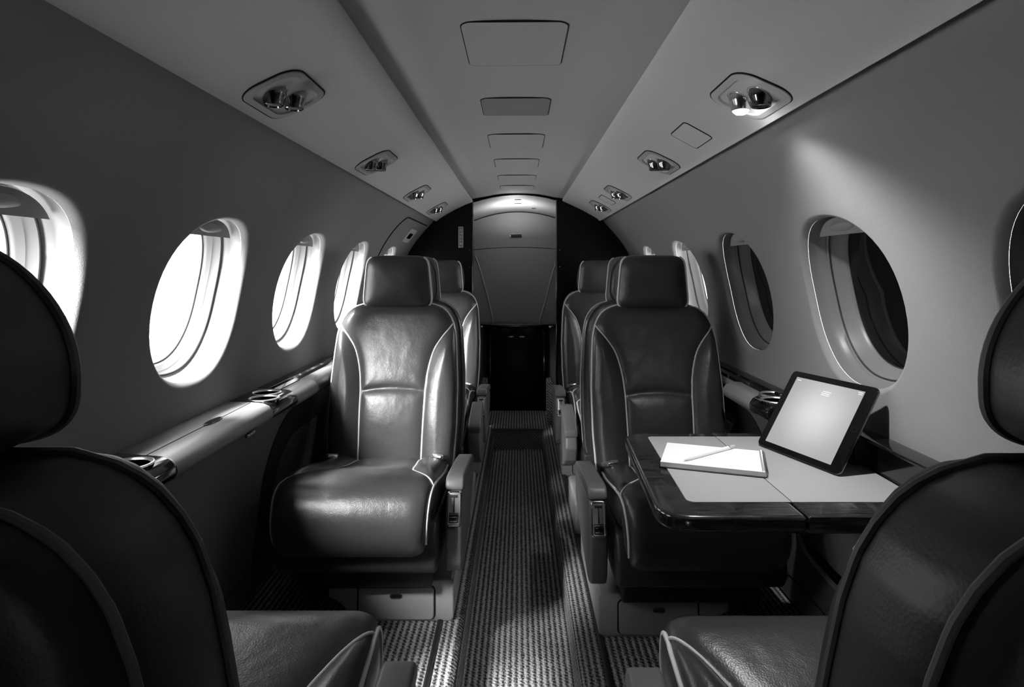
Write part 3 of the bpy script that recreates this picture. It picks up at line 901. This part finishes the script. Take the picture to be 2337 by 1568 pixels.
# tablet: bottom edge P0-P1 on the table, leaning back
P0 = Vector((.618, 1.590, ZT + .0045)); P1 = Vector((.703, 1.346, ZT + .0045))
ex = (P1 - P0).normalized(); back_ = Vector((-ex.y, ex.x, 0)); back_ = back_ if back_.x > 0 else -back_
lean = math.atan2(.121, .184)
ez = (Vector((0, 0, 1)) * math.cos(lean) + back_ * math.sin(lean)).normalized()
ey = ez.cross(ex)          # right-handed: x along the bottom, z up the screen, y into the back
TW, TH = (P1 - P0).length, .220
mt = Matrix((ex, ey, ez)).transposed().to_4x4(); mt.translation = (P0 + P1) / 2
if ey.dot(back_) < 0: print('tablet back direction', ey)
tablet = empty('tablet'); tablet.matrix_world = mt
tag(tablet, 'tablet with glowing white screen leaning back on the table', 'tablet')
sh = obj('case', *prism(rrect(TW, TH, .012, 6, 0, TH / 2), 0.0012, .0075, 'y', .002), M['dchrome'], tablet)
obj('bezel', *prism(rrect(TW - .001, TH - .001, .012, 6, 0, TH / 2), -.0006, .0016, 'y', .0005), M['bezelblack'], tablet)
ms = mat('lit_screen', 0.02, 0.25, spec=0.5)
nt = ms.node_tree; b = nt.nodes['Principled BSDF']
tc = nt.nodes.new('ShaderNodeTexCoord'); mp_ = nt.nodes.new('ShaderNodeMapping')
mp_.inputs['Location'].default_value = (0, 0, -TH * .55); g = nt.nodes.new('ShaderNodeVectorMath'); g.operation = 'LENGTH'
nt.links.new(tc.outputs['Object'], mp_.inputs['Vector']); nt.links.new(mp_.outputs['Vector'], g.inputs[0])
r = nt.nodes.new('ShaderNodeMapRange'); r.interpolation_type = 'SMOOTHSTEP'
r.inputs['From Min'].default_value = 0; r.inputs['From Max'].default_value = .13; r.inputs['To Min'].default_value = .72; r.inputs['To Max'].default_value = .40
nt.links.new(g.outputs['Value'], r.inputs['Value']); nt.links.new(r.outputs['Result'], b.inputs['Emission Strength'])
b.inputs['Emission Color'].default_value = (1, 1, 1, 1)
SW, SH_ = TW - .052, TH - .030
scr = obj('screen', *prism([(-SW / 2 - .004, .016), (SW / 2 - .004, .016), (SW / 2 - .004, .016 + SH_ - .002), (-SW / 2 - .004, .016 + SH_ - .002)], -.0010, -.0004, 'y'), ms, tablet, smooth=0)
mw = mat('screen_text_light', 0.3, .5, emit=1, estr=.9)
for x0, x1, z in ((-.010, .014, .181), (-.012, .012, .176), (-.012, .012, .1715), (-SW / 2 + .002, -SW / 2 + .014, .196), (SW / 2 - .02, SW / 2 - .008, .1985), (SW / 2 - .018, SW / 2 - .008, .194)):
    obj('screen_text', *prism([(x0, z), (x1, z), (x1, z + .0012), (x0, z + .0012)], -.0014, -.0008, 'y'), mw, scr, smooth=0)
obj('home_button', *tube([(TW / 2 - .013 + .0055 * math.cos(a), -.0008, TH / 2 + .0055 * math.sin(a)) for a in [2 * math.pi * k / 24 for k in range(24)]], .0006, 6, True), M['dchrome'], tablet)
# folded cover acting as a stand behind it
o = obj('stand_cover', [(-.09, .0085, TH * .62), (.09, .0085, TH * .62), (.09, .012, TH * .62), (-.09, .012, TH * .62)] + [tuple(mt.inverted() @ (mt @ Vector((x, 0, 0)) + back_ * d_ )) for x, d_ in ((-.09, .095), (.09, .095), (.09, .100), (-.09, .100))],
    [(0, 1, 2, 3), (4, 5, 6, 7), (0, 1, 5, 4), (2, 3, 7, 6), (1, 2, 6, 5), (0, 3, 7, 4)], M['leather_dark'], tablet, smooth=0)

# notebook
nbc = Vector((.461, 1.452, ZT + .0030)); ang = math.radians(-19)
nb = tag(empty('notebook', nbc, (0, 0, ang)), 'open white spiral notepad lying on the table under a white stylus', 'notebook')
obj('back_cover', *prism(rrect(.228, .166, .004, 3), 0, .002, 'z'), M['dado'], nb, smooth=0)
mb = MB()
for k in range(9):
    dx = random.uniform(-.0008, .0008)
    mb.add(prism([(-.113 + dx, -.082), (.110, -.082 + dx * .5), (.110, .082), (-.113 + dx, .082)], .002 + k * .0011, .0029 + k * .0011, 'z'))
obj('pages', mb.v, mb.f, M['paper'], nb, smooth=0)
mb = MB()
for k in range(26):
    y = -.078 + .156 * k / 25
    mb.add(tube([(.110 + .0075 * math.cos(a), y + .0008 * math.sin(a), .0062 + .0078 * math.sin(a)) for a in [2 * math.pi * j / 14 for j in range(14)]], .0008, 5, True))
obj('spiral_binding', mb.v, mb.f, M['chrome'], nb)

# stylus lying on the notepad
a = Vector((.379, 1.410, ZT + .0190)); bpt = Vector((.536, 1.520, ZT + .0190))
sd = (bpt - a); L = sd.length; sd.normalize()
stl = empty('stylus', a); stl.rotation_euler = (0, 0, math.atan2(sd.y, sd.x))
tag(stl, 'white stylus with a silver band lying across the notepad', 'stylus')
rotx = Matrix.Rotation(math.pi / 2, 4, 'Y')
obj('barrel', *MB().add(lathe([(.0008, 0), (.0012, .002), (.0042, .020), (.0044, .024), (.0044, L - .025)], 20, True, True)).xf(rotx).__dict__.values(), M['paper'], stl)
obj('band', *MB().add(lathe([(.0046, L - .0255), (.0046, L - .0215)], 20, True, True)).xf(rotx).__dict__.values(), M['chrome'], stl)
obj('cap', *MB().add(lathe([(.0044, L - .0215), (.0044, L - .004), (.0035, L - .001), (.001, L)], 20, True, True)).xf(rotx).__dict__.values(), M['pale'], stl)

# ------------------------------------------------------------------ overhead units
lampglow = mat('lit_lamp_lens', 0.9, .3, emit=1, estr=60)
def overhead(s, x, y, label, lit=False, skew=.20):
    m = val_frame(s, x, y)
    root = empty('overhead_light_unit'); root.matrix_world = m
    tag(root, label, 'reading light', 'overhead light units')
    SK = lambda p: (p[0] + (-1 if s * 1 > 0 else 1) * p[1] * skew * (1 if s > 0 else 1), p[1])
    sgn = 1
    Ya = (m.to_3x3() @ Vector((0, 1, 0)))     # local y direction in the world
    outward = 1 if Ya.x * s > 0 else -1
    def sk(p, zz=None):
        # the outer-lower side sits further from the camera than the inner one is skewed back
        q = (p[0] - skew * p[1] * outward, p[1])
        return q
    plate = [sk(p) for p in rrect(.205, .125, .042, 8)]
    inner = [sk(p) for p in rrect(.172, .096, .034, 8)]
    dish = [sk(p) for p in rrect(.150, .074, .028, 8)]
    rings = [[(p[0], p[1], z) for p in pts] for pts, z in ((plate, -.002), (plate, .002), ([(p[0] * .985, p[1] * .98) for p in plate], .004), (inner, .0045), ([(p[0] * .985, p[1] * .98) for p in inner], .002), (dish, -.014))]
    bz = obj('bezel', *skin(rings, True, False, True), M['pale'] if lit else M['bulkpad'], root, smooth=40)  # lit unit gets a paler bezel: lamplight put into its colour
    obj('seam', *tube([(p[0] * 1.01, p[1] * 1.012, .0005) for p in plate], .0024, 6, True), M['groove'], root)
    # two gimballed nozzles side by side, aimed downwards
    down = m.to_3x3().inverted() @ Vector((0, 0, -1))
    for k, (u, w) in enumerate(((-.034, .012 * outward), (.034, -.008 * outward))):
        on = lit and k == 1
        q = down.to_track_quat('Z', 'Y').to_matrix().to_4x4()
        base_m = Matrix.Translation((u, w, -.004))
        obj('nozzle_ring', *MB().add(lathe([(.030, -.004), (.031, .002), (.029, .0045), (.026, .003), (.024, -.004)], 36)).xf(base_m).__dict__.values(), M['dchrome'] if not on else M['chrome'], root)  # brighter chrome on the burning nozzle, its lamp's glow put into the metal
        nz_ = obj('nozzle', *MB().add(lathe([(.024, -.014), (.0255, .0), (.0245, .008), (.0205, .017), (.0195, .028), (.018, .029), (.016, .026)], 36)).xf(base_m @ q).__dict__.values(), M['dchrome'] if not on else M['chrome'], root)
        obj('lens', *MB().add(lathe([(.017, .026), (.016, .031), (.010, .036), (.001, .038)] if on else [(.016, .026), (.012, .0272), (.001, .0275)], 30, False, True)).xf(base_m @ q).__dict__.values(), lampglow if on else M['black'], nz_)
        if on:
            sp = bpy.data.lights.new('reading_lamp', 'SPOT'); sp.energy = SPOT_ENERGY; sp.spot_size = math.radians(120); sp.spot_blend = 1.0; sp.shadow_soft_size = .014
            so = bpy.data.objects.new('reading_lamp_beam', sp); COL.objects.link(so)
            wp = m @ (base_m @ q @ Vector((0, 0, .042)))
            so.location = wp
            so.rotation_euler = (Vector((.70, 1.42, ZT)) - wp).to_track_quat('-Z', 'Y').to_euler()
            bpy.context.view_layer.update()
            mwld = so.matrix_world.copy(); so.parent = nz_; nzw = root.matrix_world; so.matrix_parent_inverse = nzw.inverted()
    return root
for s, lst in ((-1, ((.487, 1.285, 'nearest'), (.487, 2.11, 'second nearest'), (.488, 2.96, 'third nearest'), (.490, 3.70, 'farthest'))),
               (1, ((.487, 1.295, 'nearest'), (.483, 2.115, 'second nearest'), (.483, 2.98, 'third nearest'), (.483, 3.62, 'farthest')))):
    for k, (x, y, w) in enumerate(lst):
        if s > 0 and k == 0: lb = 'overhead light unit with its lamp switched on, glowing white, in the right valance'
        else: lb = 'unlit overhead light unit in the %s valance, %s to the camera of its row' % ('left' if s < 0 else 'right', w)
        if w == 'farthest': lb = 'unlit overhead light unit in the %s valance, farthest from the camera' % ('left' if s < 0 else 'right')
        overhead(s, x, y, lb, lit=(s > 0 and k == 0))
# hatch in the right valance
def hatch_on(m_or_fn, w, l, name, label, cat, grp, material, th=.0016, r=.012, nx=14, seam=.0021):
    pts = rrect(w, l, r, 5)
    v = []; f = []
    rings = []
    for k in range(7):
        sc = k / 6 if k else .02
        rings.append([m_or_fn(p[0] * sc, p[1] * sc, th) for p in pts])
    rings.append([m_or_fn(p[0], p[1], 0) for p in pts])
    o = obj(name, *skin(rings, True, True, False), material, smooth=35)
    tag(o, label, cat, grp)
    obj('seam', *tube([m_or_fn(p[0] * 1.004, p[1] * 1.004, .0002) for p in pts], seam, 6, True), M['groove'], o)
    return o
mv = val_frame(1, .478, 1.70)
hatch_on(lambda u, w, h: tuple(mv @ Vector((w, u, h))), .085, .15, 'access_hatch', 'small flush hatch in the right valance beyond the lit reading light', 'hatch', None, M['valance'])
mv2 = val_frame(1, .478, 3.30)
hatch_on(lambda u, w, h: tuple(mv2 @ Vector((w, u, h))), .085, .13, 'access_hatch', 'tiny flush hatch between the two farthest light units of the right valance', 'hatch', None, M['valance'])
names = ['largest, nearest the camera', 'second from the camera, slightly darker', 'third from the camera', 'fourth from the camera', 'fifth from the camera', 'last, just before the far doorway']
for (y0, y1, hwid), nm in zip(((1.266, 1.535, .112), (1.835, 2.04, .105), (2.33, 2.60, .108), (2.86, 3.10, .105), (3.36, 3.55, .105), (3.78, 3.95, .105)), names):
    cx, cy = -.008, (y0 + y1) / 2
    fn = lambda u, w, h, cx=cx, cy=cy: (cx + u, cy + w, ZC + ceil_h(cx + u) - h)
    hatch_on(fn, hwid * 2, y1 - y0, 'ceiling_hatch', 'flush rounded ceiling hatch, ' + nm, 'hatch', 'hatches along the ceiling', M['ceiling'] if nm[0] != 's' else M['wall'], th=.0022, r=.02)

# door surround panel on the far left wall with a small lamp
def wall_patch(side, pts, d0, d1, name, m, parent=None):
    fr = [SP(side, TC + t, y, -d1) for y, t in pts]; bk = [SP(side, TC + t, y, -d0) for y, t in pts]
    n = len(pts)
    return obj(name, fr + bk, [tuple(range(n)), tuple(range(2 * n - 1, n - 1, -1))] + [(i, (i + 1) % n, n + (i + 1) % n, n + i) for i in range(n)], m, parent, smooth=30)
TT = arc_at_z(.285) - TC
seam = rounded([(3.36, -.30), (3.36, TT), (4.12, TT)], [0, .10, 0])
ds = struct(obj('trim_6', *tube([SP(-1, TC + t, y, -.001) for y, t in [(3.36, -.30 + (TT + .2) * k / 12) for k in range(13)] + seam[1:]], .004, 8), M['groove']))
y0, t0 = 3.86, arc_at_z(.20) - TC
sl = tag(wall_patch(-1, rounded([(y0 - .10, t0 - .05), (y0 + .10, t0 - .05), (y0 + .10, t0 + .05), (y0 - .10, t0 + .05)], [.02] * 4), 0, .005, 'door_lamp', M['valance']), 'small rectangular door lamp high on the far left wall', 'lamp')
wall_patch(-1, rounded([(y0 - .07, t0 - .02), (y0 + .05, t0 - .02), (y0 + .05, t0 + .02), (y0 - .07, t0 + .02)], [.012] * 4), .005, .007, 'lens', M['dchrome'], sl)
